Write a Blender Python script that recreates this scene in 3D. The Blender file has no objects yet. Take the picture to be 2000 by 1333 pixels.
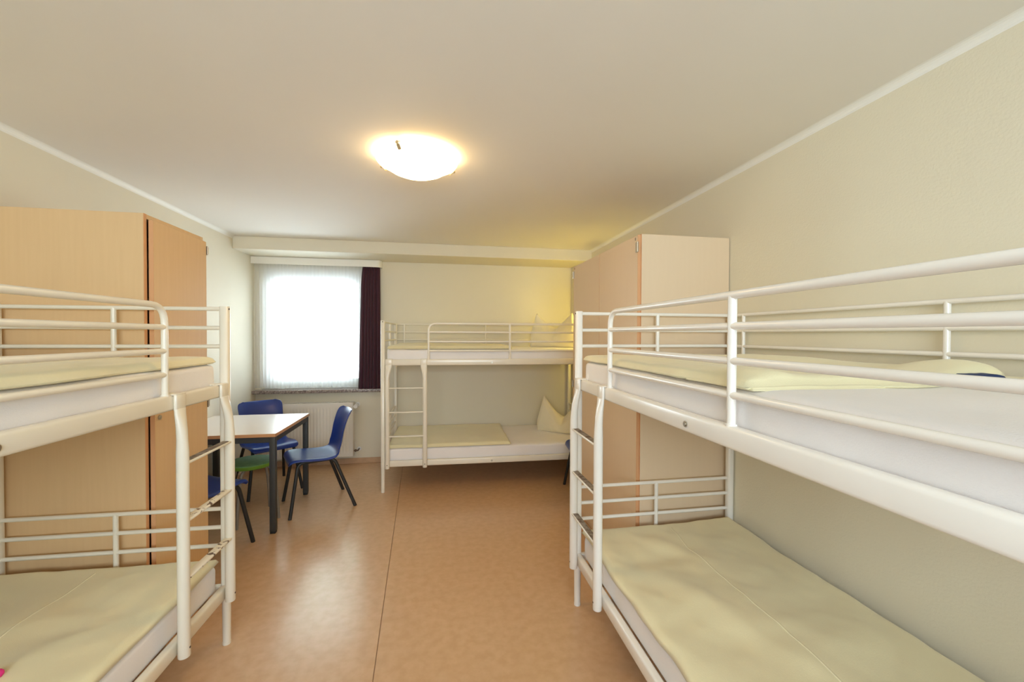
import bpy, bmesh, math, random
from mathutils import Vector, Matrix, noise
R = math.radians
S = bpy.context.scene
C = S.collection

# ------------------------------------------------------------------ camera
cam = bpy.data.cameras.new('camera')
cam.sensor_width = 36; cam.lens = 808.33 * 36 / 2000; cam.clip_start = .02
co = bpy.data.objects.new('camera', cam); C.objects.link(co)
a, b, c = R(9.959), R(-.844), R(.211)
F = Vector((math.sin(a) * math.cos(b), math.cos(a) * math.cos(b), math.sin(b)))
X = Vector((math.cos(a), -math.sin(a), 0)); U = X.cross(F)
X2 = X * math.cos(c) + U * math.sin(c); U2 = -X * math.sin(c) + U * math.cos(c)
M = Matrix((X2, U2, -F)).transposed().to_4x4(); M.translation = (0, 0, 1.45)
co.matrix_world = M
S.camera = co

# ------------------------------------------------------------------ world, lights, exposure
SKY = 8.5
w = bpy.data.worlds.new('overcast_sky'); S.world = w; w.use_nodes = True
bg = w.node_tree.nodes['Background']
bg.inputs[0].default_value = (.81, .91, 1.0, 1); bg.inputs[1].default_value = SKY
S.view_settings.view_transform = 'Standard'; S.view_settings.look = 'None'
S.view_settings.gamma = 1; S.view_settings.use_curve_mapping = False
S.view_settings.exposure = 1.24
cy = S.cycles
cy.use_denoising = True
cy.max_bounces = 14; cy.diffuse_bounces = 8; cy.transparent_max_bounces = 16; cy.sample_clamp_indirect = 8
cy.caustics_reflective = False; cy.caustics_refractive = False

def portal(loc, rot, sx, sy):
    l = bpy.data.lights.new('window_portal', 'AREA'); l.shape = 'RECTANGLE'; l.size = sx; l.size_y = sy
    l.cycles.is_portal = True
    o = bpy.data.objects.new('window_portal', l); C.objects.link(o); o.location = loc; o.rotation_euler = rot
portal((-1.34, 5.1, 1.53), (R(-90), 0, 0), 1.1, 1.4)      # window behind the sheer curtain
portal((.0, -1.78, 1.69), (R(90), 0, 0), 2.4, 1.15)       # unseen window added behind the camera for fill daylight

# ------------------------------------------------------------------ mesh helpers
class MB:
    def __init__(s): s.v = []; s.f = []; s.sm = []; s.mi = []
    def add(s, vs, fs, smooth=False, mi=0):
        n = len(s.v); s.v += [tuple(p) for p in vs]
        for f in fs: s.f.append([i + n for i in f]); s.sm.append(smooth); s.mi.append(mi)
        return s
    def box(s, x0, x1, y0, y1, z0, z1, bev=0, seg=2, mi=0):
        bm = bmesh.new(); bmesh.ops.create_cube(bm, size=1)
        for v in bm.verts:
            v.co = ((x0 + x1) / 2 + v.co.x * (x1 - x0), (y0 + y1) / 2 + v.co.y * (y1 - y0), (z0 + z1) / 2 + v.co.z * (z1 - z0))
        if bev: bmesh.ops.bevel(bm, geom=bm.edges[:], offset=bev, segments=seg, affect='EDGES', profile=.5)
        bm.verts.ensure_lookup_table()
        s.add([v.co[:] for v in bm.verts], [[v.index for v in f.verts] for f in bm.faces], bool(bev) and seg > 1, mi)
        bm.free(); return s
    def tube(s, pts, r, n=12, fillet=0, caps=True, r2=None, mi=0):
        P = [Vector(p) for p in pts]
        if fillet:
            Q = [P[0]]
            for i in range(1, len(P) - 1):
                A, B, D = P[i - 1], P[i], P[i + 1]
                d1 = (A - B).normalized(); d2 = (D - B).normalized()
                t = min(fillet, (A - B).length * .49, (D - B).length * .49)
                p0, p2 = B + d1 * t, B + d2 * t
                for k in range(7):
                    u = k / 6; Q.append(p0 * (1 - u) ** 2 + B * 2 * u * (1 - u) + p2 * u * u)
            Q.append(P[-1]); P = Q
        m = len(P); rings = []
        t0 = (P[1] - P[0]).normalized()
        ref = Vector((0, 0, 1)) if abs(t0.z) < .9 else Vector((1, 0, 0))
        nrm = (ref - t0 * ref.dot(t0)).normalized()
        for i in range(m):
            if i == 0: t = t0
            elif i == m - 1: t = (P[-1] - P[-2]).normalized()
            else: t = ((P[i] - P[i - 1]).normalized() + (P[i + 1] - P[i]).normalized()).normalized()
            nrm = (nrm - t * nrm.dot(t)).normalized(); bi = t.cross(nrm)
            rr = r if r2 is None else r + (r2 - r) * i / (m - 1)
            ra, rb = rr if isinstance(rr, tuple) else (rr, rr)
            rings.append([P[i] + nrm * ra * math.cos(2 * math.pi * k / n) + bi * rb * math.sin(2 * math.pi * k / n) for k in range(n)])
        vs = [p for ring in rings for p in ring]
        fs = [[i * n + k, i * n + (k + 1) % n, (i + 1) * n + (k + 1) % n, (i + 1) * n + k] for i in range(m - 1) for k in range(n)]
        s.add(vs, fs, True, mi)
        if caps:
            s.add(rings[0], [list(range(n))[::-1]], False, mi); s.add(rings[-1], [list(range(n))], False, mi)
        return s
    def loft(s, rings, closed=True, caps=True, smooth=True, mi=0):
        n = len(rings[0]); vs = [p for r in rings for p in r]
        K = n if closed else n - 1
        s.add(vs, [[i * n + k, i * n + (k + 1) % n, (i + 1) * n + (k + 1) % n, (i + 1) * n + k] for i in range(len(rings) - 1) for k in range(K)], smooth, mi)
        if caps:
            s.add(rings[0], [list(range(n))[::-1]], False, mi); s.add(rings[-1], [list(range(n))], False, mi)
        return s
    def lathe(s, prof, cx=0, cy=0, n=32, mi=0):
        rings = [[(cx + r * math.cos(2 * math.pi * k / n), cy + r * math.sin(2 * math.pi * k / n), z) for k in range(n)] for r, z in prof]
        return s.loft(rings, caps=False, mi=mi)
    def grid(s, fn, nu, nv, mi=0):
        vs = [fn(i / nu, j / nv) for i in range(nu + 1) for j in range(nv + 1)]
        fs = [[i * (nv + 1) + j, (i + 1) * (nv + 1) + j, (i + 1) * (nv + 1) + j + 1, i * (nv + 1) + j + 1] for i in range(nu) for j in range(nv)]
        return s.add(vs, fs, True, mi)
    def mesh(s, name, mats):
        me = bpy.data.meshes.new(name); me.from_pydata(s.v, [], s.f)
        for m in (mats if isinstance(mats, (list, tuple)) else [mats]): me.materials.append(m)
        me.polygons.foreach_set('use_smooth', s.sm); me.polygons.foreach_set('material_index', s.mi)
        bm = bmesh.new(); bm.from_mesh(me)
        bmesh.ops.recalc_face_normals(bm, faces=bm.faces[:]); bm.to_mesh(me); bm.free()
        me.update(); return me
    def build(s, name, mats, parent=None):
        return link(name, s.mesh(name, mats), parent)

def link(name, me, parent=None, loc=None, rot=None):
    o = bpy.data.objects.new(name, me); C.objects.link(o)
    if parent: o.parent = parent
    if loc is not None: o.location = loc
    if rot is not None: o.rotation_euler = rot
    return o
def tag(o, label=None, cat=None, group=None, kind=None):
    for k, v in (('label', label), ('category', cat), ('group', group), ('kind', kind)):
        if v: o[k] = v
    return o
def thing(name, label, cat, loc=(0, 0, 0), rz=0, group=None, rot=None):
    o = bpy.data.objects.new(name, None); C.objects.link(o); o.empty_display_size = .1
    o.location = loc; o.rotation_euler = rot or (0, 0, rz)
    return tag(o, label, cat, group)
def struct(o): return tag(o, kind='structure')

# ------------------------------------------------------------------ materials
def mat(name, col, rough=.5, var=0, vscale=3, stretch=(1, 1, 1), bump=0, bscale=60, bstretch=None, col2=None, spec=.5, metal=0, sheen=0, coat=0, detail=4):
    m = bpy.data.materials.new(name); m.use_nodes = True
    nt = m.node_tree; N = nt.nodes; L = nt.links; p = N['Principled BSDF']
    p.inputs['Base Color'].default_value = (*col, 1); p.inputs['Roughness'].default_value = rough
    p.inputs['Specular IOR Level'].default_value = spec; p.inputs['Metallic'].default_value = metal
    p.inputs['Sheen Weight'].default_value = sheen; p.inputs['Coat Weight'].default_value = coat; p.inputs['Coat Roughness'].default_value = .2
    tc = N.new('ShaderNodeTexCoord')
    def nz(scale, st, det):
        mp = N.new('ShaderNodeMapping'); mp.inputs['Scale'].default_value = st
        n = N.new('ShaderNodeTexNoise'); n.inputs['Scale'].default_value = scale; n.inputs['Detail'].default_value = det
        L.new(tc.outputs['Object'], mp.inputs[0]); L.new(mp.outputs[0], n.inputs['Vector']); return n
    if var or col2:
        n = nz(vscale, stretch, detail)
        r = N.new('ShaderNodeValToRGB'); r.color_ramp.elements[0].position = .35; r.color_ramp.elements[1].position = .65
        c2 = col2 or tuple(max(0, x * (1 - var)) for x in col)
        r.color_ramp.elements[0].color = (*c2, 1); r.color_ramp.elements[1].color = (*col, 1)
        L.new(n.outputs[0], r.inputs[0]); L.new(r.outputs[0], p.inputs['Base Color'])
    if bump:
        n = nz(bscale, bstretch or (1, 1, 1), 3)
        bu = N.new('ShaderNodeBump'); bu.inputs['Strength'].default_value = bump; bu.inputs['Distance'].default_value = .002
        L.new(n.outputs[0], bu.inputs['Height']); L.new(bu.outputs[0], p.inputs['Normal'])
    return m
def emit(name, col, st):
    m = bpy.data.materials.new(name); m.use_nodes = True; nt = m.node_tree; nt.nodes.clear()
    e = nt.nodes.new('ShaderNodeEmission'); e.inputs[0].default_value = (*col, 1); e.inputs[1].default_value = st
    o = nt.nodes.new('ShaderNodeOutputMaterial'); nt.links.new(e.outputs[0], o.inputs[0]); return m

m_wall = mat('wall_paint', (.75, .70, .575), .8, var=.02, vscale=1.5, bump=.25, bscale=180)
m_wood_chip = mat('textured_wallpaper', (.76, .71, .57), .8, var=.02, vscale=1.5, bump=.45, bscale=120)
m_ceil = mat('ceiling_paint', (.80, .77, .72), .85, var=.015, vscale=1.2)
m_trim = mat('white_trim', (.84, .83, .79), .6)
m_lino = mat('linoleum', (.63, .40, .23), .33, col2=(.57, .35, .19), vscale=22, detail=9, bump=.04, bscale=200, spec=.5, coat=.5)
m_weld = mat('weld_strip', (.33, .19, .10), .4)
m_base = mat('skirting', (.60, .39, .24), .4, var=.1, vscale=20)
m_maple = mat('maple_laminate', (.72, .50, .275), .42, col2=(.70, .48, .26), vscale=9, stretch=(6, 6, .35), bump=.03, bscale=80, detail=6)
m_maple_pale = mat('pale_maple_laminate', (.73, .575, .405), .42, col2=(.722, .567, .397), vscale=9, stretch=(6, 6, .35), detail=6)
m_edge = mat('beech_edge', (.66, .36, .18), .4)
m_dark = mat('dark_gap', (.03, .02, .02), .6)
m_steel = mat('cream_steel', (.82, .77, .66), .28, var=.03, vscale=6, coat=.2)
m_steel_w = mat('white_steel', (.87, .84, .79), .26, var=.03, vscale=6, coat=.2)
m_zinc = mat('zinc', (.50, .45, .37), .35, metal=.9)
m_brown = mat('brown_grip_tape', (.11, .07, .05), .7, col2=(.30, .27, .23), vscale=40)
m_sheet = mat('white_sheet', (.85, .82, .82), .85, var=.03, vscale=5, bump=.5, bscale=260, bstretch=(1, 1, 4), sheen=.2)
m_duvet = mat('cream_duvet', (.80, .73, .475), .75, var=.04, vscale=4, bump=.25, bscale=300, sheen=.25)
m_stitch = mat('duvet_seam', (.84, .78, .55), .75)
m_pillow = mat('cream_pillowcase', (.84, .77, .56), .75, var=.03, vscale=5, bump=.3, bscale=260, sheen=.25)
m_navy = mat('navy_fabric', (.01, .03, .12), .8)
m_slat = mat('birch_slat', (.62, .45, .28), .6, var=.1, vscale=6)
m_blue = mat('blue_plastic', (.018, .048, .26), .28, var=.04, vscale=30, bump=.05, bscale=500)
m_blackleg = mat('black_tube', (.018, .018, .018), .45)
m_greyleg = mat('grey_tube', (.30, .28, .25), .4, metal=.3)
m_anth = mat('anthracite_steel', (.045, .047, .048), .5)
m_top = mat('white_laminate', (.80, .75, .73), .25, var=.02, vscale=4)
m_green = mat('green_vinyl', (.16, .33, .13), .55, col2=(.13, .28, .11), vscale=30)
m_greenside = mat('green_side', (.14, .30, .03), .5)
m_rad = mat('radiator_enamel', (.80, .77, .72), .4)
m_plastic = mat('white_plastic', (.83, .83, .83), .4)
m_rust = mat('brown_metal', (.14, .09, .06), .4, metal=.5)
m_granite = mat('granite', (.42, .36, .33), .35, col2=(.13, .09, .09), vscale=70, detail=6)
m_burg = mat('burgundy_cloth', (.045, .006, .018), .85, var=.1, vscale=10, bump=.3, bscale=300, sheen=.15)
m_pvc = mat('white_window_frame', (.80, .82, .84), .4)
m_pink = mat('pink_felt', (.75, .03, .22), .8)
m_leaf = mat('leaves', (.16, .28, .09), .7, var=.3, vscale=8)
m_bark = mat('bark', (.12, .08, .05), .9, var=.3, vscale=12)
m_lampring = mat('lamp_metal', (.62, .52, .36), .35, metal=.7)
m_lamp = emit('lit_glass', (1.0, .68, .32), 7)
m_yellow = emit('lit_reading_lamp', (1.0, .78, .15), 14.5)

m_sheer = bpy.data.materials.new('sheer_voile'); m_sheer.use_nodes = True
nt = m_sheer.node_tree; nt.nodes.clear(); n_ = nt.nodes.new
out = n_('ShaderNodeOutputMaterial'); tr = n_('ShaderNodeBsdfTransparent'); tl = n_('ShaderNodeBsdfTranslucent'); df = n_('ShaderNodeBsdfDiffuse')
tl.inputs[0].default_value = (.97, .98, .98, 1); df.inputs[0].default_value = (.85, .87, .88, 1)
mx = n_('ShaderNodeMixShader'); mx.inputs[0].default_value = .3; mx2 = n_('ShaderNodeMixShader'); mx2.inputs[0].default_value = .5
nt.links.new(tl.outputs[0], mx.inputs[1]); nt.links.new(df.outputs[0], mx.inputs[2])
nt.links.new(tr.outputs[0], mx2.inputs[1]); nt.links.new(mx.outputs[0], mx2.inputs[2]); nt.links.new(mx2.outputs[0], out.inputs[0])

m_glass = bpy.data.materials.new('window_glass'); m_glass.use_nodes = True
nt = m_glass.node_tree; nt.nodes.clear(); n_ = nt.nodes.new
out = n_('ShaderNodeOutputMaterial'); tr = n_('ShaderNodeBsdfTransparent'); gl = n_('ShaderNodeBsdfGlossy'); gl.inputs['Roughness'].default_value = .02
fr = n_('ShaderNodeFresnel'); fr.inputs[0].default_value = 1.45; mx = n_('ShaderNodeMixShader')
tr.inputs[0].default_value = (.95, .97, .96, 1)
nt.links.new(fr.outputs[0], mx.inputs[0]); nt.links.new(tr.outputs[0], mx.inputs[1]); nt.links.new(gl.outputs[0], mx.inputs[2]); nt.links.new(mx.outputs[0], out.inputs[0])

# scraped paint for the left bed's lower rungs
m_worn = bpy.data.materials.new('worn_cream_paint'); m_worn.use_nodes = True
nt = m_worn.node_tree; p = nt.nodes['Principled BSDF']; p.inputs['Roughness'].default_value = .4
tc = nt.nodes.new('ShaderNodeTexCoord'); nz = nt.nodes.new('ShaderNodeTexNoise'); nz.inputs['Scale'].default_value = 38; nz.inputs['Detail'].default_value = 5
rp = nt.nodes.new('ShaderNodeValToRGB'); rp.color_ramp.interpolation = 'CONSTANT'
rp.color_ramp.elements[0].color = (.82, .77, .66, 1); rp.color_ramp.elements[1].position = .59; rp.color_ramp.elements[1].color = (.12, .07, .045, 1)
nt.links.new(tc.outputs['Object'], nz.inputs['Vector']); nt.links.new(nz.outputs[0], rp.inputs[0]); nt.links.new(rp.outputs[0], p.inputs['Base Color'])

# ------------------------------------------------------------------ room shell
XL, XR, YB, YF, ZC, YS, ZS = -1.953, 1.664, 4.865, -1.65, 2.392, 4.378, 2.27
T = .12
# floor: base with two linoleum sheets meeting at a welded seam
fl = struct(MB().box(XL - T, XR + T, YF - T, YB + .3, -.12, -.004).build('floor', m_weld))
def seam(y): return -.363 + (y - 3.929) * (-.0423)
for s in (-1, 1):
    g = .0022
    mb = MB()
    xs = (lambda y: (XL, seam(y) - g)) if s < 0 else (lambda y: (seam(y) + g, XR))
    y0, y1 = YF, YB
    q = [(xs(y0)[0], y0), (xs(y0)[1], y0), (xs(y1)[1], y1), (xs(y1)[0], y1)]
    mb.loft([[(x, y, -.004) for x, y in q], [(x, y, 0) for x, y in q]], smooth=False)
    mb.build('linoleum_sheet', m_lino, fl)
struct(MB().box(XL - T, XR + T, YF - T, YB + .3, ZC, ZC + .12).build('ceiling', m_ceil))
struct(MB().box(XL - T, XL, YF - T, YB + .3, -.004, ZC).build('wall_left', m_wall))
struct(MB().box(XR, XR + T, YF - T, YB + .3, -.004, ZC).build('wall_right', m_wood_chip))
def wall_hole(name, y0, y1, hx0, hx1, hz0, hz1, m):
    mb = MB()
    mb.box(XL, hx0, y0, y1, 0, ZC); mb.box(hx1, XR, y0, y1, 0, ZC)
    mb.box(hx0, hx1, y0, y1, 0, hz0); mb.box(hx0, hx1, y0, y1, hz1, ZC)
    return struct(mb.build(name, m))
WX0, WX1, WZ0, WZ1 = -1.90, -.79, .845, 2.19
wall_hole('wall_back', YB, YB + .3, WX0, WX1, WZ0, WZ1, m_wall)
wall_hole('wall_front', YF - T, YF, -1.2, 1.2, 1.12, 2.25, m_wall)
struct(MB().box(XL, XR, YS, YB, ZS, ZC, bev=.004, seg=1).build('ceiling_beam', m_wall))
struct(MB().box(1.585, XR, 4.70, YB, 0, ZS).build('trim_3', m_wall))           # pipe chase in the corner
for nm, x, s in (('trim_1', XL, 1), ('trim_2', XR, -1)):                        # ceiling cove strips
    r = .027; prof = [(0, 0), (0, -r)] + [(r - r * math.cos(t) , -r + r * math.sin(t)) for t in [k * math.pi / 10 for k in range(1, 5)]] + [(r, 0)]
    rings = [[(x + s * px, y, ZC + pz) for px, pz in prof] for y in (YF, YS)]
    struct(MB().loft(rings, smooth=False).build(nm, m_trim))
def skirting(name, x0, x1, y0, y1): struct(MB().box(x0, x1, y0, y1, 0, .062, bev=.003, seg=1).build(name, m_base))
skirting('baseboard_back', XL, 1.585, YB - .012, YB)
skirting('baseboard_left', XL, XL + .012, YF, YB - .012)
skirting('baseboard_right', XR - .012, XR, YF, 4.70)

def window(name, x0, x1, z0, z1, y, gx0, gx1, gz0, gz1, sgn):
    win = tag(thing(name, None, None, (0, 0, 0)), kind='structure')
    def ring(nm, a0, a1, b0, b1, i0, i1, j0, j1, ya, yb):
        mb = MB()
        mb.box(a0, i0, ya, yb, b0, b1, .004, 1); mb.box(i1, a1, ya, yb, b0, b1, .004, 1)
        mb.box(i0, i1, ya, yb, b0, j0, .004, 1); mb.box(i0, i1, ya, yb, j1, b1, .004, 1)
        return mb.build(nm, m_pvc, win)
    k = .055
    ring('window_frame', x0, x1, z0, z1, gx0 - k, gx1 + k, gz0 - k, gz1 + k, y, y + .06 * sgn) if sgn > 0 else ring('window_frame', x0, x1, z0, z1, gx0 - k, gx1 + k, gz0 - k, gz1 + k, y - .06, y)
    ya, yb = (y - .012, y + .05) if sgn > 0 else (y - .05, y + .012)
    sash = ring('window_sash', gx0 - k, gx1 + k, gz0 - k, gz1 + k, gx0, gx1, gz0, gz1, ya, yb)
    MB().box(gx0, gx1, y + .02 * sgn, y + .026 * sgn, gz0, gz1).build('pane', m_glass, win)
    h = MB().box(gx1 + .018, gx1 + .036, ya - .012, ya, 1.36, 1.44, .003); h.box(gx1 + .02, gx1 + .034, ya - .03, ya - .012, 1.38, 1.40, .003); h.box(gx1 + .02, gx1 + .034, ya - .038, ya - .028, 1.28, 1.40, .003)
    if sgn > 0: h.build('window_handle', m_pvc, win)
    return win
w1 = window('window_1', WX0, WX1, WZ0, WZ1, 4.96, -1.785, -.905, .95, 2.03, 1)
MB().box(XL + .002, -.612, 4.765, YB + .09, .812, .846, bev=.004).build('window_sill', m_granite, w1)
window('window_fill', -1.2, 1.2, 1.12, 2.25, YF - .05, -1.1, 1.1, 1.22, 2.15, -1)  # unseen window, added in the rear wall to let in fill daylight

# ------------------------------------------------------------------ beds
BL, BW, BH = 2.03, .908, 1.577
E = (1.565, 1.477, 1.392); EL = (.636, .55, .464); G = (1.553, 1.474, 1.386, 1.299)
RT, RB, LT, LB = 1.222, 1.164, .288, .232
def bed(label, loc, rz, m, st, rungs):
    t = thing('bunk_bed', label, 'bunk bed', loc, rz, 'cream steel bunk beds')
    def V(u, v, z): return (u, v * m, z)
    def bx(u0, u1, v0, v1, z0, z1, bev=.004, name='part', mt=st, par=t, seg=2):
        y0, y1 = sorted((v0 * m, v1 * m)); return MB().box(u0, u1, y0, y1, z0, z1, bev, seg).build(name, mt, par)
    def tb(pts, r, name, fillet=0, par=t, mt=st, n=12): return MB().tube([V(*p) for p in pts], r, n, fillet).build(name, mt, par)
    for u in (0, BL):
        for v in (0, BW):
            q = 1 if v == 0 else -1
            mb = MB()
            mb.tube([V(u, v, 0), V(u, v, .012)], .0175, 16).tube([V(u, v, .012), V(u, v, .24)], .0165, 16, r2=.0185)
            n = 20; rings = []
            def sq(r, z):                     # rounded square section
                L_ = []
                for k in range(n):
                    th = 2 * math.pi * k / n; cc, ss = math.cos(th), math.sin(th)
                    e = .6; L_.append(V(u + r * math.copysign(abs(cc) ** e, cc), v + r * math.copysign(abs(ss) ** e, ss), z))
                return L_
            mb.loft([sq(.0175, .232), sq(.0185, .26), sq(.0185, BH - .002), sq(.0165, BH)])
            p = mb.build('post', st, t)
            MB().tube([V(u, v - q * .0183, E[0]), V(u, v - q * .0196, E[0])], .0045, 10).build('screw_hole', m_dark, p)
    for u in (0, BL):
        for zs, zb in ((E, RT - .02), (EL, LT - .02)):
            for z in zs: tb([(u, .017, z), (u, BW - .017, z)], .0092, 'end_bar')
            tb([(u, BW / 2, zb), (u, BW / 2, zs[0])], .0105, 'end_upright')
            bx(u - .012, u + .012, .017, BW - .017, zb - .03, zb + .01, .004, 'end_rail')
    for v in (0, BW):
        for z0, z1 in ((RB, RT), (LB, LT)):
            r = bx(.017, BL - .017, v - .016, v + .016, z0, z1, .010, 'side_rail', seg=3)
            if v == 0:
                MB().tube([V(1.0, -.0155, (z0 + z1) / 2 - .004), V(1.0, -.018, (z0 + z1) / 2 - .004)], .0095, 16).tube([V(1.0, -.018, (z0 + z1) / 2 - .004), V(1.0, -.0215, (z0 + z1) / 2 - .004)], .0055, 6).build('bolt', m_zinc, r)
    # mattress bases: slats on the rails
    for z in (RB + .006, LB + .006):
        mb = MB()
        for k in range(14):
            u = .09 + k * (BL - .18) / 13
            y0, y1 = sorted((.014 * m, (BW - .014) * m)); mb.box(u - .03, u + .03, y0, y1, z, z + .012)
        mb.build('slatted_base', m_slat, t)
    # front guard
    u1, u2, u3 = .411, 1.173, 1.935
    tb([(u1, 0, RT - .004), (u1, 0, G[0]), (u3, 0, G[0]), (u3, 0, RT - .004)], .0110, 'guard_frame', fillet=.07, n=14)
    for z in G[1:]:
        for ua, ub in ((u1, u2), (u2, u3)): tb([(ua, 0, z), (ub, 0, z)], .0100, 'guard_bar')
    tb([(u2, 0, RT - .004), (u2, 0, G[0])], .0110, 'guard_upright')
    for u in (u1, u2, u3): tb([(u, 0, RT - .003), (u, 0, RT + .004)], .0145, 'weld_collar')
    # back guard
    for z in E: tb([(.017, BW, z), (BL - .017, BW, z)], .0088, 'back_guard_bar')
    for u in (.098, 1.02, 1.94): tb([(u, BW, RT - .004), (u, BW, E[0])], .0095, 'back_guard_upright')
    # ladder
    la, lbb, vd = .044, .379, -.038
    for u, s in ((la, 1), (lbb, -1)):
        mb = MB(); n = 20
        def sec(r, z, w=0, fl=1, e=1):
            L_ = []
            for k in range(n):
                th = 2 * math.pi * k / n; cc, ss = math.cos(th), math.sin(th)
                L_.append(V(u + s * w + (r + w) * math.copysign(abs(cc) ** e, cc) if False else u + s * w + (r + abs(w)) * math.copysign(abs(cc) ** e, cc), vd + r * fl * math.copysign(abs(ss) ** e, ss), z))
            return [(q_[0], q_[1] + m * dv, q_[2]) for q_ in L_]
        dv = 0; secs = [sec(.0195, .228), sec(.0205, .231), sec(.0205, 1.0)]
        for z, w_, f_, e_, dv in ((1.05, 0, .97, 1, .001), (1.09, .003, .88, .95, .004), (1.125, .007, .72, .9, .009), (1.15, .010, .55, .8, .013), (RB + .004, .011, .45, .7, .014)): secs.append(sec(.0185, z, w_, f_, e_))
        mb.loft(secs)
        lr = mb.build('ladder_rail', st, t)
        uc = u + s * .012
        a0, a1 = uc - .029, uc + .029
        hk = MB()
        def bb(u0, u1_, v0, v1, z0, z1, bev=.003):
            y0, y1 = sorted((v0 * m, v1 * m)); hk.box(u0, u1_, y0, y1, z0, z1, bev)
        bb(a0, a1, -.0285, -.0162, RB - .003, RT + .002, .005); bb(a0, a1, -.0285, .022, RT - .001, RT + .003, .002); bb(a0, a1, .0165, .022, RT - .035, RT + .004, .002)
        hk.build('ladder_hook', st, lr)
        MB().tube([V(u + s * .0, vd - .0195, .262), V(u, vd - .0208, .262)], .004, 10).build('screw_hole', m_dark, lr)
    for k, z in enumerate((.962, .742, .521)):
        kind = rungs[k]
        r = bx(la + .014, lbb - .014, vd - .016, vd + .016, z - .006, z + .004, .003, 'rung', m_worn if kind == 'worn' else st)
        if kind == 'worn': r['label'] = 'rung with paint scraped off its tread'
        if kind == 'tape':
            g = bx(la + .03, lbb - .03, vd - .012, vd + .014, z + .0042, z + .0062, 0, 'grip_strip', m_brown, r)
            g['label'] = 'dark brown worn grip strip'
    return t
RA = R(-90)
TL, TR, TB = (-.979, 2.119), (.732, 2.111), (-.508, 3.925)
AL, AR, AB = R(-1.3), R(0), R(-1.26)
bed_l = bed('cream steel bunk bed against the left wall, scraped ladder rungs, cut off at left', (*TL, 0), RA + AL, -1, m_steel, ('tape', 'worn', 'worn'))
bed_r = bed('largest and nearest steel bunk bed, along the right wall, dark grip strips on ladder', (*TR, 0), RA + AR, 1, m_steel_w, ('tape', 'tape', 'tape'))
bed_b = bed('farthest cream steel bunk bed, lengthwise along the back wall beside the burgundy curtain', (*TB, 0), AB, 1, m_steel, ('', '', ''))
BEDS = {'L': (TL, RA + AL, -1), 'R': (TR, RA + AR, 1), 'B': (TB, AB, 1)}

def fbm(x, y, z=0, o=3):
    s = 0; a_ = 1
    for i in range(o): s += a_ * noise.noise(Vector((x, y, z + i * 7.3))); x *= 2.1; y *= 2.1; a_ *= .5
    return s
def soft_slab(name, mt, par, m, u0, u1, v0, v1, z0, th, nu, nv, edge=.03, amp=.006, fr=4, seed=0, wob=.0, extra=None, sides=None):
    """closed cushion-like slab: domed top, rounded edge, flat underside"""
    def pos(a_, b_, top):
        u = u0 + (u1 - u0) * a_; v = v0 + (v1 - v0) * b_
        du = min(a_, 1 - a_) * (u1 - u0); dv = min(b_, 1 - b_) * (v1 - v0)
        d = min(du, dv); k = min(1, d / edge); prof = math.sqrt(max(0, 1 - (1 - k) ** 2))
        wu = wob * fbm(v * 3, seed + (5 if a_ > .5 else 0)) * (1 if True else 0); wv = wob * fbm(u * 3, seed + 11 + (5 if b_ > .5 else 0))
        uu = u + wu * abs(2 * a_ - 1) ** 3; vv = v + wv * abs(2 * b_ - 1) ** 3
        if not top: return Vector((uu, vv * m, z0 + th * .30 * (1 - prof)))
        z = z0 + th * (.30 + .70 * prof) + amp * fbm(u * fr, v * fr, seed) * prof
        if extra: z += extra(u, v, d) * prof
        return Vector((uu, vv * m, z))
    def axis(n, ln):          # denser rows near the borders
        e = min(.45, edge / ln); k = 4
        return [e * i / k for i in range(k)] + [e + (1 - 2 * e) * i / (n - 2 * k) for i in range(n - 2 * k + 1)] + [1 - e + e * i / k for i in range(1, k + 1)]
    A = axis(nu, u1 - u0); B = axis(nv, v1 - v0); nu = len(A) - 1; nv = len(B) - 1
    vs = [pos(x, y, True) for x in A for y in B] + [pos(x, y, False) for x in A for y in B]
    W = nv + 1; O = (nu + 1) * W; fs = []
    for i in range(nu):
        for j in range(nv):
            fs.append([i * W + j, (i + 1) * W + j, (i + 1) * W + j + 1, i * W + j + 1]); fs.append([O + i * W + j, O + i * W + j + 1, O + (i + 1) * W + j + 1, O + (i + 1) * W + j])
    for i in range(nu): fs.append([i * W, O + i * W, O + (i + 1) * W, (i + 1) * W]); fs.append([i * W + nv, (i + 1) * W + nv, O + (i + 1) * W + nv, O + i * W + nv])
    for j in range(nv): fs.append([j, j + 1, O + j + 1, O + j]); fs.append([nu * W + j, O + nu * W + j, O + nu * W + j + 1, nu * W + j + 1])
    return MB().add(vs, fs, True).build(name, mt, par)

def mattress(key, z, label):
    (x, y), rz, m = BEDS[key]
    t = thing('mattress', label, 'mattress', (x, y, 0), rz, 'mattresses in white fitted sheets')
    u0, u1, v0, v1, h = .035, BL - .035, .022, BW - .022, .131
    # rounded box with softly dented sides
    def sec(u, k):
        L_ = []; n = 48; hw = (v1 - v0) / 2; hh = h / 2
        for i in range(n):
            th = 2 * math.pi * i / n; cc, ss = math.cos(th), math.sin(th); e = .16
            px = hw * k * math.copysign(abs(cc) ** e, cc); pz = hh * math.copysign(abs(ss) ** (e * 1.6), ss) * (.72 + .28 * k if k < 1 else 1)
            w_ = .0035 * fbm(u * 5, px * 7, pz * 9 + z)
            L_.append((u, ((v0 + v1) / 2 + px + w_ * (1 if cc > 0 else -1) * .6) * m, z + hh + pz + w_))
        return L_
    us = [(u0, .975), (u0 + .004, .985), (u0 + .014, .997)] + [(u0 + .03 + (u1 - u0 - .06) * i / 40, 1) for i in range(41)] + [(u1 - .014, .997), (u1 - .004, .985), (u1, .975)]
    MB().loft([sec(u, k) for u, k in us]).build('fitted_sheet', m_sheet, t)
    return t
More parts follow.
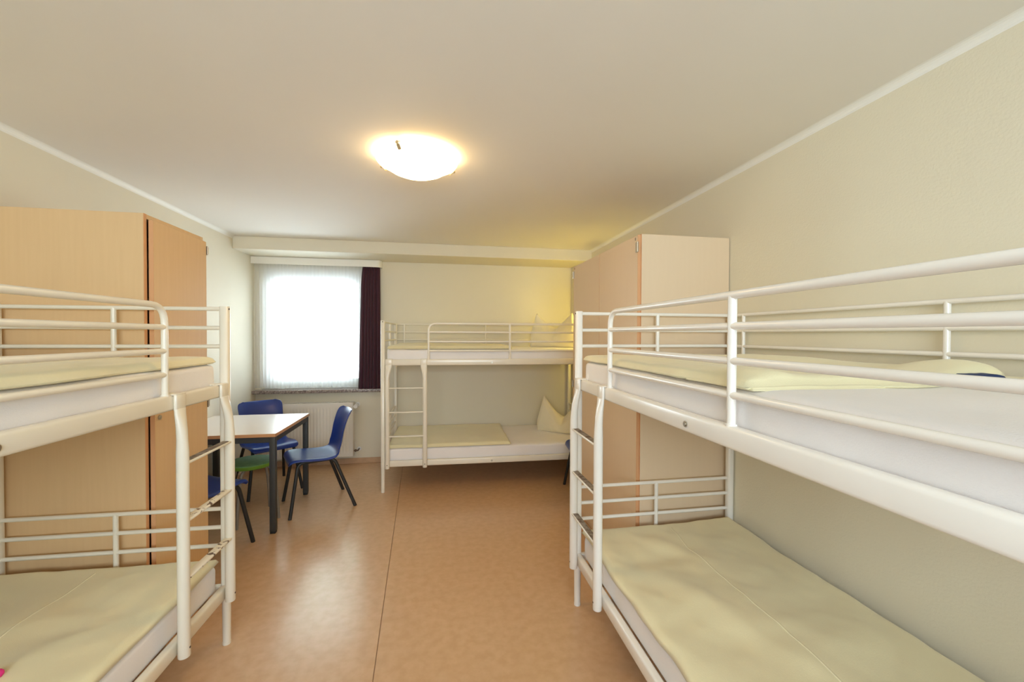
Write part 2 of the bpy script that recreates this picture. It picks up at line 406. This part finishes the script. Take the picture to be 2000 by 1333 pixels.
MU, ML = 1.184, .262
TU, TLo = MU + .131, ML + .131
nm = {'L': 'left bunk bed', 'R': 'nearest right bunk bed', 'B': 'far bunk bed'}
for k in 'LRB':
    mattress(k, MU, 'mattress in a white fitted sheet on the upper berth of the ' + nm[k])
    mattress(k, ML, 'mattress in a white fitted sheet on the lower berth of the ' + nm[k])

def duvet(key, label, z0, u0, u1, v0, v1, th, amp, seed, extra=None, seamline=None, wob=.015, nu=90, nv=60, fr=4, edge=.035):
    (x, y), rz, m = BEDS[key]
    t = thing('folded_duvet', label, 'duvet', (x, y, 0), rz, 'cream duvets folded flat')
    soft_slab('duvet_cover', m_duvet, t, m, u0, u1, v0, v1, z0, th, nu, nv, edge, amp, fr, seed, wob, extra)
    if seamline:
        pts = []
        for (ua, va), (ub, vb) in zip(seamline, seamline[1:]):
            for i in range(14):
                s = i / 14; pts.append((ua + (ub - ua) * s, va + (vb - va) * s))
        pts.append(seamline[-1])
        P = []
        for u, v in pts:
            z = z0 + th + amp * fbm(u * fr, v * fr, seed) + (extra(u, v, 1) if extra else 0)
            P.append((u, v * m, z - .0005))
        MB().tube(P, (.0022, .004), 6).build('cover_seam', m_stitch, t)
    return t
def wr(u, v, cu, cv, ang, w_, L_, h):           # one soft crease
    du, dv = u - cu, v - cv; s = du * math.cos(ang) + dv * math.sin(ang); n = -du * math.sin(ang) + dv * math.cos(ang)
    n += .03 * math.sin(s * 9)
    return h * math.exp(-(n / w_) ** 2) * math.exp(-(s / L_) ** 2)
# upper left
duvet('L', 'cream duvet folded flat on the upper berth of the left bunk bed', TU - .003, .035, 1.45, .02, .86, .034, .006, 3,
      extra=lambda u, v, d: wr(u, v, .65, .6, 1.2, .2, .35, .034) + wr(u, v, .5, .12, .1, .03, .3, -.006) + wr(u, v, .9, .08, .2, .04, .3, .008))
duvet('L', 'cream duvet spread flat on the lower berth of the left bunk bed', TLo - .003, .03, 1.5, .012, .88, .036, .010, 8,
      extra=lambda u, v, d: wr(u, v, .35, .25, 2.2, .06, .35, -.012) + wr(u, v, .7, .3, .6, .05, .4, .010) + wr(u, v, .5, .6, 1.2, .08, .4, .008),
      seamline=[(.09, .47), (.5, .46), (.9, .44)])
# upper right: near end edge, folded over corner
dr = duvet('R', 'rumpled cream duvet on the nearest right upper berth, navy lining peeping out', TU - .003, .03, 1.215, .02, .86, .034, .008, 12,
      extra=lambda u, v, d: wr(u, v, .55, .62, .4, .12, .4, .022) + wr(u, v, .7, .15, .15, .035, .4, -.008) + wr(u, v, .95, .12, 0, .05, .3, .012) + wr(u, v, 1.13, .77, 1.57, .10, .13, .034) + wr(u, v, 1.17, .10, 1.2, .03, .1, .010) + wr(u, v, .3, .2, .25, .03, .3, .008), wob=.03)
# lower right
duvet('R', 'cream duvet spread flat on the lower berth of the nearest right bunk bed', TLo - .003, .03, 1.62, .006, .885, .036, .012, 21,
      extra=lambda u, v, d: wr(u, v, .35, .28, 1.9, .07, .25, -.018) + wr(u, v, .3, .38, .9, .05, .2, .012) + wr(u, v, .75, .3, .5, .06, .4, .012) + wr(u, v, .9, .55, 1.2, .09, .4, .008),
      seamline=[(.09, .49), (.3, .455), (.6, .45), (.95, .445), (1.5, .43)])
# far bed
duvet('B', 'cream duvet folded flat on the upper berth of the far bunk bed', TU - .003, .03, 1.2, .02, .84, .036, .005, 31,
      extra=lambda u, v, d: wr(u, v, .5, .1, .1, .04, .3, -.008) + wr(u, v, .3, .75, 0, .1, .4, .01), nu=60, nv=40)
duvet('B', 'cream duvet folded flat on the lower berth of the far bunk bed', TLo - .003, .03, 1.19, .012, .86, .034, .005, 37, nu=60, nv=40, wob=.008)

# folded layers at the near end of the upper right duvet, navy lining between them
soft_slab('navy_lining', m_navy, dr, 1, 1.15, 1.232, .66, .80, TU + .012, .020, 16, 16, .02, .003, 8, 51, .006)
soft_slab('folded_layer', m_duvet, dr, 1, 1.12, 1.275, .765, .875, TU - .001, .026, 20, 20, .02, .004, 8, 52, .01)
soft_slab('folded_edge', m_duvet, dr, 1, .95, 1.225, .018, .52, TU - .002, .012, 30, 30, .01, .003, 6, 53, .012)

# small pink thing at the left border of the lower left bunk
(x, y), rz, m = BEDS['L']
t = thing('pink_ball', 'small pink ball on the lower left bunk, at the left border', 'ball', (-1.272, 1.44, TLo + .058))
MB().lathe([(.0001, -.012), (.007, -.010), (.0115, -.004), (.012, 0), (.0115, .004), (.007, .010), (.0001, .012)], n=20).build('ball_body', m_pink, t)

# ------------------------------------------------------------------ pillows
def pillow(label, x, y, z, rz, H=.385, W=.62, tilt=0, dip=.55, th=.13):
    t = thing('pillow', label, 'pillow', (x, y, z), rz, 'pillows stood up on the far bunk bed', rot=(tilt, 0, rz))
    n = 40; vs = []; fs = []
    def P(i, j, side):
        s = -1 + 2 * i / n; q = j / n
        ear = abs(s)
        top = H * (dip + (1 - dip) * (min(1, ear / .76)) ** 1.25) if ear < .76 else H * (1 - .62 * ((ear - .76) / .24) ** .9)
        lean = (.13 * q ** 1.3)                         # ears pulled in towards each other
        px = s * W / 2 * (1 - lean - .05 * (1 - q) ** 4) * (1 - .03 * math.cos(q * math.pi) )
        pz = top * q
        tk = th * (max(0, 1 - abs(s) ** 2.6)) ** .6 * (max(0, 1 - (2 * q - 1) ** 2 * 1)) ** .45 * (1.15 - .45 * q)
        crease = .05 * math.exp(-(s / .16) ** 2) * q ** 1.5
        fold = .07 * (1 - abs(s)) * q
        py = side * tk * .5 + (crease if side < 0 else crease) + fold * .3 + .006 * fbm(s * 3, q * 3, side * 4)
        return (px, py, pz)
    W_ = n + 1
    for sd in (-1, 1):
        o = len(vs)
        vs += [P(i, j, sd) for i in range(W_) for j in range(W_)]
        fs += [[o + i * W_ + j, o + (i + 1) * W_ + j, o + (i + 1) * W_ + j + 1, o + i * W_ + j + 1] for i in range(n) for j in range(n)]
    me = MB().add(vs, fs, True).mesh('pillowcase', m_pillow)
    bm = bmesh.new(); bm.from_mesh(me); bmesh.ops.remove_doubles(bm, verts=bm.verts[:], dist=.0008); bmesh.ops.recalc_face_normals(bm, faces=bm.faces[:]); bm.to_mesh(me); bm.free()
    link('pillowcase', me, t)
    return t
pillow('cream two-eared pillow standing on the upper berth of the far bunk bed', 1.24, 4.40, TU - .004, R(-38))
pillow('cream two-eared pillow standing on the lower berth of the far bunk bed', 1.30, 4.30, TLo - .004, R(-40), H=.40, W=.62, dip=.42)

# ------------------------------------------------------------------ wardrobes
def wardrobe_left():
    x0, x1, y0, y1, H = XL + .004, -1.342, 2.176, 2.664, 2.005
    t = thing('wardrobe', 'narrow orange maple wardrobe by the left wall, door standing slightly ajar', 'wardrobe', (x0, y0, 0))
    def bx(nm, a, b_, c_, d, e, f, mt=m_maple, bev=.0015, par=t): return MB().box(a - x0, b_ - x0, c_ - y0, d - y0, e, f, bev, 1).build(nm, mt, par)
    bx('side_panel', x0, x1, y0, y0 + .02, 0, H); bx('side_panel', x0, x1, y1 - .02, y1, 0, H)
    bx('front_edge', x1, x1 + .0012, y0, y0 + .02, 0, H, m_edge, 0)
    bx('top_panel', x0, x1, y0 + .02, y1 - .02, H - .022, H); bx('bottom_panel', x0, x1, y0 + .02, y1 - .02, .06, .08)
    bx('back_panel', x0, x0 + .006, y0 + .02, y1 - .02, .08, H - .022, m_maple_pale); bx('plinth', x1 - .03, x1 - .012, y0 + .02, y1 - .02, 0, .06)
    bx('shelf', x0 + .006, x1 - .03, y0 + .02, y1 - .02, 1.6, 1.62)
    # door, hinged on the far side, ajar
    d = bpy.data.objects.new('door', MB().box(0, .018, -(y1 - y0 - .026), 0, .07, H - .026, .0015, 1).mesh('door', m_maple)); C.objects.link(d)
    d.parent = t; d.location = (x1 - x0 + .001, y1 - y0 - .003, 0); d.rotation_euler = (0, 0, R(0.9))
    MB().box(-.0006, .0186, -(y1 - y0 - .026) - .0012, -(y1 - y0 - .026), .07, H - .026).build('door_edge', m_edge, d)
    MB().tube([(.018, -.43, 1.05), (.023, -.43, 1.05)], .011, 18).tube([(.023, -.43, 1.05), (.026, -.43, 1.05)], .006, 14).build('lock', m_zinc, d)
    for z in (1.93, 1.05, .15):
        MB().tube([(x1 - x0 + .022, y1 - y0 + .004, z - .02), (x1 - x0 + .022, y1 - y0 + .004, z + .02)], .005, 10).box(x1 - x0 + .0, x1 - x0 + .024, y1 - y0 - .0, y1 - y0 + .003, z - .025, z + .025).build('hinge', m_zinc, t)
wardrobe_left()
def wardrobe_right():
    x0, x1, y0, y1, H = 1.112, XR - .004, 2.158, 3.29, 2.017
    t = thing('wardrobe', 'wide pale maple wardrobe with two doors against the right wall', 'wardrobe', (x1, y0, 0))
    def bx(nm, a, b_, c_, d, e, f, mt=m_maple_pale, bev=.0015, par=t): return MB().box(a - x1, b_ - x1, c_ - y0, d - y0, e, f, bev, 1).build(nm, mt, par)
    bx('side_panel', x0, x1, y0, y0 + .02, 0, H); bx('side_panel', x0, x1, y1 - .02, y1, 0, H)
    bx('front_edge', x0 - .0012, x0, y0, y0 + .02, 0, H, m_edge, 0)
    bx('top_panel', x0, x1, y0 + .02, y1 - .02, H - .022, H); bx('bottom_panel', x0, x1, y0 + .02, y1 - .02, .06, .08)
    bx('back_panel', x1 - .006, x1, y0 + .02, y1 - .02, .08, H - .022); bx('plinth', x0 + .012, x0 + .03, y0 + .02, y1 - .02, 0, .06)
    bx('divider', x0, x1 - .006, 2.72, 2.74, .08, H - .022)
    xd = x0 - .019
    for a_, b_ in ((y0 + .008, 2.727), (2.731, y1 - .004)):
        d = bx('door', xd, x0 - .0015, a_, b_, .07, H - .004)
        bx('door_edge', xd - .0005, xd + .0175, (b_ - .0008), (b_ + .0008), .07, H - .004, m_edge, 0, t)
        k = 2.68 if b_ < 3 else 2.78
        MB().tube([(xd - x1, k - y0, 1.05), (xd - x1 - .005, k - y0, 1.05)], .011, 18).build('lock', m_zinc, d)
    bx('door_edge', xd - .0008, xd + .0175, y0 + .0065, y0 + .008, .07, H - .004, m_edge, 0)
    for z in (1.945, 1.05, .15):
        for yy in (y0 + .004, y1 + .003):
            MB().tube([(xd - x1 - .004, yy - y0, z - .028), (xd - x1 - .004, yy - y0, z + .028)], .006, 10).box(xd - x1 - .003, xd - x1 + .0, yy - y0, yy - y0 + (.026 if yy < 3 else -.026), z - .028, z + .028).build('hinge', m_zinc, t)
    for yy in (y0 + .035, y1 - .03): bx('door_bumper', xd - .0012, xd, yy, yy + .005, H - .03, H - .014, m_dark, 0)
wardrobe_right()

# ------------------------------------------------------------------ ceiling lamp
t = thing('ceiling_lamp', 'round lit glass ceiling lamp with three metal clips', 'lamp', (-.115, 2.245, ZC))
MB().lathe([(.0001, -.012), (.12, -.012), (.125, -.008), (.125, 0), (.0001, 0)], n=40).build('ceiling_plate', m_trim, t)
prof = [(.208, -.028), (.210, -.032), (.205, -.039), (.190, -.046), (.168, -.060), (.140, -.078), (.105, -.093), (.065, -.104), (.03, -.108), (.0001, -.109)]
g = MB().lathe(prof + [(r * .97, z + .006) for r, z in prof[::-1]], n=56).build('glass_bowl', m_lamp, t)
for an in (-112, 28, 152):
    an = R(an); cx, cyy = .210 * math.cos(an), .210 * math.sin(an)
    MB().tube([(.12 * math.cos(an), .12 * math.sin(an), -.006), (cx, cyy, -.02), (cx * 1.03, cyy * 1.03, -.034), (cx * .93, cyy * .93, -.052)], (.004, .010), 8, fillet=.006).tube([(cx * 1.0, cyy * 1.0, -.030), (cx * 1.07, cyy * 1.07, -.030)], .009, 10).build('clip', m_lampring, t)

# warm wall lamp behind the right wardrobe (its yellow light reaches the far corner)
t = thing('wall_lamp', 'yellow-lit upright tube lamp on the right wall beside the far bunk bed', 'lamp', (XR, 4.10, 1.54))
MB().box(-.022, 0, -.03, .03, -.42, .42, .005).build('lamp_body', m_plastic, t)
MB().tube([(-.05, 0, -.38), (-.05, 0, .38)], .018, 16).build('lamp_tube', m_yellow, t)
for z in (-.395, .395): MB().box(-.075, -.0225, -.024, .024, z - .014, z + .014, .004).build('tube_socket', m_plastic, t)

# ------------------------------------------------------------------ curtains
t = thing('curtain_rail', 'cream curtain pelmet rail with rounded right end above the window', 'curtain rail', (0, 0, ZS))
mb = MB()
x0, x1, ya, yb, th = XL + .004, -.632, 4.757, YB - .001, .012
path = [(x0, ya), (x1 - .06, ya)] + [(x1 - .06 + .06 * math.sin(k * math.pi / 16), ya + .06 - .06 * math.cos(k * math.pi / 16)) for k in range(1, 9)] + [(x1, yb)]
inner = [(x0, ya + th), (x1 - .06, ya + th)] + [(x1 - .06 + (.06 - th) * math.sin(k * math.pi / 16), ya + .06 - (.06 - th) * math.cos(k * math.pi / 16)) for k in range(1, 9)] + [(x1 - th, yb)]
rings = [[(a_[0], a_[1], -.078), (a_[0], a_[1], -.004), (b_[0], b_[1], -.004), (b_[0], b_[1], -.078)] for a_, b_ in zip(path, inner)]
mb.loft(rings, smooth=False); mb.build('pelmet', m_trim, t)
MB().box(x0, x1 - .02, ya + th + .002, yb, -.022, -.001).build('track_board', m_trim, t)

def cloth(name, label, cat, m_, xa, xb, za, zb, y, folds, depth, top_w=None, gather=None, seed=0, n=260, nz=30, thick=0, hem=0):
    o_ = thing(name, label, cat, (0, 0, 0))
    def P(i, j):
        q = j                                            # 0 top, 1 bottom
        if gather: l_, r_ = gather(q)
        else: l_, r_ = xa, xb
        x = l_ + (r_ - l_) * i
        ph = i * folds * 2 * math.pi + 1.7 * fbm(i * folds * .35, q * .5, seed)
        dd = depth * (.55 + .45 * q) * (.7 + .5 * noise.noise(Vector((i * folds * .6, seed, 0))))
        z = za + (zb - za) * q
        if hem and q > .98: z += hem * noise.noise(Vector((i * 6, seed, 3)))
        return (x + .35 * dd * math.cos(ph), y + dd * math.sin(ph), z)
    ob = MB().grid(P, n, nz).build('panel', m_, o_)
    if thick:
        sm = ob.modifiers.new('thickness', 'SOLIDIFY'); sm.thickness = thick
    return o_
cloth('sheer_curtain', 'white sheer voile curtain hanging over the window', 'curtain', m_sheer, XL + .015, -.845, 2.24, .868, 4.812, 30, .007, seed=2, hem=.02, n=420)
def gat(q):
    l = -.838 + (-.02) * min(1, q * 6) ** .7 - .03 * max(0, q - .2) / .8
    return l, -.648 + .012 * q
cloth('burgundy_curtain', 'dark burgundy curtain drawn to the right of the window', 'curtain', m_burg, 0, 0, 2.20, .822, 4.802, 6.5, .018, gather=gat, seed=9, n=160, nz=40, thick=.003)

# ------------------------------------------------------------------ radiator
t = thing('radiator', 'white flat panel radiator under the window', 'radiator', (-1.385, YB - .001, 0))
X0, X1, Z0, Z1, Y0 = -.455, .455, .115, .70, -.125
mb = MB()
def front(i, j):
    x = X0 + (X1 - X0) * i; z = Z0 + (Z1 - Z0) * j
    inx = min(1, max(0, min(x - X0 - .025, X1 - .025 - x) / .006)); inz = min(1, max(0, min(z - Z0 - .045, Z1 - .05 - z) / .012))
    fl_ = .5 + .5 * math.cos((x - X0) / .0333 * 2 * math.pi)
    return (x, Y0 + .0035 * inx * inz * fl_ ** 2, z)
mb.grid(front, 330, 44); mb.build('front_panel', m_rad, t)
MB().box(X0, X1, Y0 + .012, Y0 + .02, Z0 + .0, Z1, .001, 1).box(X0, X1, -.045, -.035, Z0 + .02, Z1 - .02).build('rear_panel', m_rad, t)
MB().box(X0 - .001, X0 + .002, Y0, -.035, Z0 + .02, Z1 + .002).box(X1 - .002, X1 + .003, Y0, -.035, Z0 + .005, Z1 + .002).build('side_cover', m_rad, t)
mb = MB(); mb.box(X0, X1, Y0, Y0 + .012, Z1 - .002, Z1 + .006, .002, 1).box(X0, X1, -.047, -.035, Z1 - .002, Z1 + .006, .002, 1)
for k in range(46):
    x = X0 + (X1 - X0) * (k + .5) / 46; mb.box(x - .0035, x + .0035, Y0 + .01, -.04, Z1 - .001, Z1 + .004)
mb.build('top_grille', m_rad, t)
MB().box(X0 + .1, X0 + .13, -.036, -.0, .25, .60).box(X1 - .13, X1 - .1, -.036, 0, .25, .60).build('wall_bracket', m_rad, t)
v = MB().tube([(X1, -.08, .665), (X1 + .035, -.08, .665)], .012, 12).tube([(X1 + .03, -.085, .665), (X1 + .03, 0, .665)], .009, 12).build('valve', m_zinc, t)
MB().tube([(X1 + .032, -.08, .665), (X1 + .032, -.10, .665)], .015, 16).tube([(X1 + .032, -.10, .665), (X1 + .032, -.155, .665)], .024, 20, r2=.021).build('thermostat_knob', m_plastic, v)
MB().tube([(X1 + .032, -.006, .665), (X1 + .032, 0, .665)], .024, 20).build('pipe_rosette', m_plastic, v)
v = MB().tube([(X1, -.08, .165), (X1 + .045, -.08, .165), (X1 + .045, 0, .165)], .008, 12, fillet=.015).tube([(X1 + .012, -.08, .165), (X1 + .028, -.08, .165)], .014, 6).build('return_valve', m_rust, t)
MB().tube([(X1 + .045, -.006, .165), (X1 + .045, 0, .165)], .022, 20).build('pipe_rosette', m_plastic, v)

# ------------------------------------------------------------------ table
TX0, TX1, TY0, TY1, TZ = -1.945, -1.163, 3.225, 4.018, .731
t = thing('table', 'square white-topped table with anthracite legs and wood edge by the left wall', 'table', ((TX0 + TX1) / 2, (TY0 + TY1) / 2, 0))
hx, hy = (TX1 - TX0) / 2, (TY1 - TY0) / 2
MB().box(-hx + .002, hx - .002, -hy + .002, hy - .002, TZ - .024, TZ, .001, 1).build('tabletop', m_top, t)
MB().box(-hx, hx, -hy, -hy + .002, TZ - .0235, TZ - .001).box(-hx, hx, hy - .002, hy, TZ - .0235, TZ - .001).box(-hx, -hx + .002, -hy, hy, TZ - .0235, TZ - .001).box(hx - .002, hx, -hy, hy, TZ - .0235, TZ - .001).build('wood_edge', m_edge, t)
mb = MB(); i = .008; q = .024
mb.box(-hx + i, hx - i, -hy + i, -hy + i + q, TZ - .066, TZ - .0245, .002, 1).box(-hx + i, hx - i, hy - i - q, hy - i, TZ - .066, TZ - .0245, .002, 1)
mb.box(-hx + i, -hx + i + q, -hy + i, hy - i, TZ - .066, TZ - .0245, .002, 1).box(hx - i - q, hx - i, -hy + i, hy - i, TZ - .066, TZ - .0245, .002, 1)
mb.build('frame', m_anth, t)
for sx in (-1, 1):
    for sy in (-1, 1):
        cx, cyy = sx * (hx - .026), sy * (hy - .026)
        l = MB().box(cx - .02, cx + .02, cyy - .02, cyy + .02, .018, TZ - .0245, .003).build('leg', m_anth, t)
        MB().box(cx - .0185, cx + .0185, cyy - .0185, cyy + .0185, 0, .018, .003).build('foot_cap', m_blackleg, l)

# ------------------------------------------------------------------ chairs (local +Y is forward)
PROF = [(.235, .402), (.232, .420), (.218, .436), (.19, .445), (.14, .446), (.07, .440), (0, .434), (-.06, .433), (-.11, .441), (-.15, .462), (-.175, .50), (-.19, .56), (-.203, .63), (-.222, .70), (-.243, .755), (-.262, .785), (-.275, .795)]
WID = [.165, .182, .194, .2, .205, .208, .208, .206, .202, .196, .190, .186, .186, .190, .192, .180, .150]
def spl(A, t):
    k = t * (len(A) - 1); i = min(int(k), len(A) - 2); f = k - i
    g = lambda j: A[max(0, min(len(A) - 1, j))]
    def cr(p0, p1, p2, p3): return .5 * (2 * p1 + (p2 - p0) * f + (2 * p0 - 5 * p1 + 4 * p2 - p3) * f * f + (3 * p1 - p0 - 3 * p2 + p3) * f ** 3)
    if isinstance(A[0], tuple): return tuple(cr(*(g(i + d)[c_] for d in (-1, 0, 1, 2))) for c_ in range(2))
    return cr(*(g(i + d) for d in (-1, 0, 1, 2)))
def shell_fn(i, j):
    y, z = spl(PROF, i); w_ = spl(WID, i); s = 2 * j - 1
    x = w_ * math.sin(s * math.pi / 2 * .92) / math.sin(math.pi / 2 * .92)
    seat = max(0, 1 - max(0, i - .5) / .12) if i > .5 else 1
    dish = abs(s) ** 2
    z2 = z + seat * (.012 * dish - .020 * max(0, abs(s) - .8) / .2 - .004) * min(1, i / .12 + .1)
    y2 = y + (1 - seat) * (.052 * dish) - (1 - seat) * .018 * max(0, abs(s) - .85) / .15
    return (x, y2, z2)
me_shell = MB().grid(shell_fn, 64, 32).mesh('seat_shell', m_blue)
def side_mesh(s):
    return MB().tube([(s * .222, .232, 0), (s * .165, .165, .415), (s * .165, -.105, .415), (s * .222, -.26, 0)], (.0135, .0135), 12, fillet=.045).mesh('leg_frame', m_blackleg)
me_side = {s: side_mesh(s) for s in (-1, 1)}
me_bar = MB().tube([(-.165, .12, .411), (.165, .12, .411)], .008, 10).tube([(-.165, -.09, .411), (.165, -.09, .411)], .008, 10).mesh('cross_bar', m_blackleg)
def chair(label, x, y, fx, fy, z=0):
    t = thing('chair', label, 'chair', (x, y, z), math.atan2(fy, fx) - math.pi / 2, 'blue plastic shell chairs')
    o_ = link('seat_shell', me_shell, t)
    sm = o_.modifiers.new('thickness', 'SOLIDIFY'); sm.thickness = .006; sm.offset = -1
    for s in (-1, 1): link('leg_frame', me_side[s], t)
    link('cross_bar', me_bar, t)
    return t
chair('blue plastic chair standing right of the table, turned towards it', -1.028, 3.752, -.91, -.42)
chair('blue plastic chair behind the table in front of the radiator', -1.585, 4.21, .6, -.8)
chair('blue plastic chair mostly hidden behind the left wardrobe, in front of the table', -1.575, 3.015, .42, .90)
chair('blue plastic chair almost hidden behind the right bunk bed ladder and right wardrobe', 1.40, 3.60, -1, .12)

# ------------------------------------------------------------------ stool
t = thing('stool', 'round green-topped stool with bent grey legs under the table edge', 'stool', (-1.4385, 3.552, 0), R(0))
MB().lathe([(.0001, .418), (.160, .418), (.167, .422), (.168, .446)], cx=-.02, n=48).build('seat_rim', m_greenside, t)
MB().lathe([(.168, .446), (.165, .4515), (.155, .453), (.0001, .454)], cx=-.02, n=48).build('seat_pad', m_green, t)
for px, py in ((-.0355, -.207), (.0355, .207), (.1945, -.041), (-.1945, .041)):
    P = [(px * .25, py * .25, .412), (px * .55, py * .55, .412), (px * .72, py * .72, .385), (px * .85, py * .85, .29), (px * .94, py * .94, .17), (px * 1.0, py * 1.0, 0)]
    MB().tube(P, .0105, 12, fillet=.05).build('leg', m_greyleg, t)
MB().box(-.06, .06, -.06, .06, .400, .418, .004).build('leg_plate', m_greyleg, t)

# ------------------------------------------------------------------ tree outside the window
random.seed(4)
t = thing('tree', 'green tree crown seen faintly through the sheer curtain', 'tree', (-1.1, 11.2, -1))
MB().tube([(0, 0, 0), (.1, 0, 2.5), (0, .1, 5)], .2, 10, r2=.08).tube([(.05, 0, 2.8), (-1.0, -.3, 4.6)], .08, 8, r2=.03).tube([(.05, 0, 3), (1.1, -.2, 4.8)], .08, 8, r2=.03).build('trunk', m_bark, t)
vs = []; fs = []
for k in range(9000):
    d = Vector((random.gauss(0, 1), random.gauss(0, 1), random.gauss(0, 1))).normalized() * random.random() ** .4
    p = Vector((-1.2 + d.x * 3.4, d.y * 1.8, 6.0 + d.z * 2.4 + .25 * math.sin(d.x * 9)))
    u = Vector((random.uniform(-1, 1), random.uniform(-1, 1), random.uniform(-1, 1))).normalized(); v_ = u.orthogonal().normalized()
    n = len(vs); s = random.uniform(.05, .09)
    vs += [p - u * s, p + v_ * s * .5, p + u * s, p - v_ * s * .5]; fs.append([n, n + 1, n + 2, n + 3])
tag(MB().add(vs, fs).build('foliage', m_leaf, t), kind='stuff')
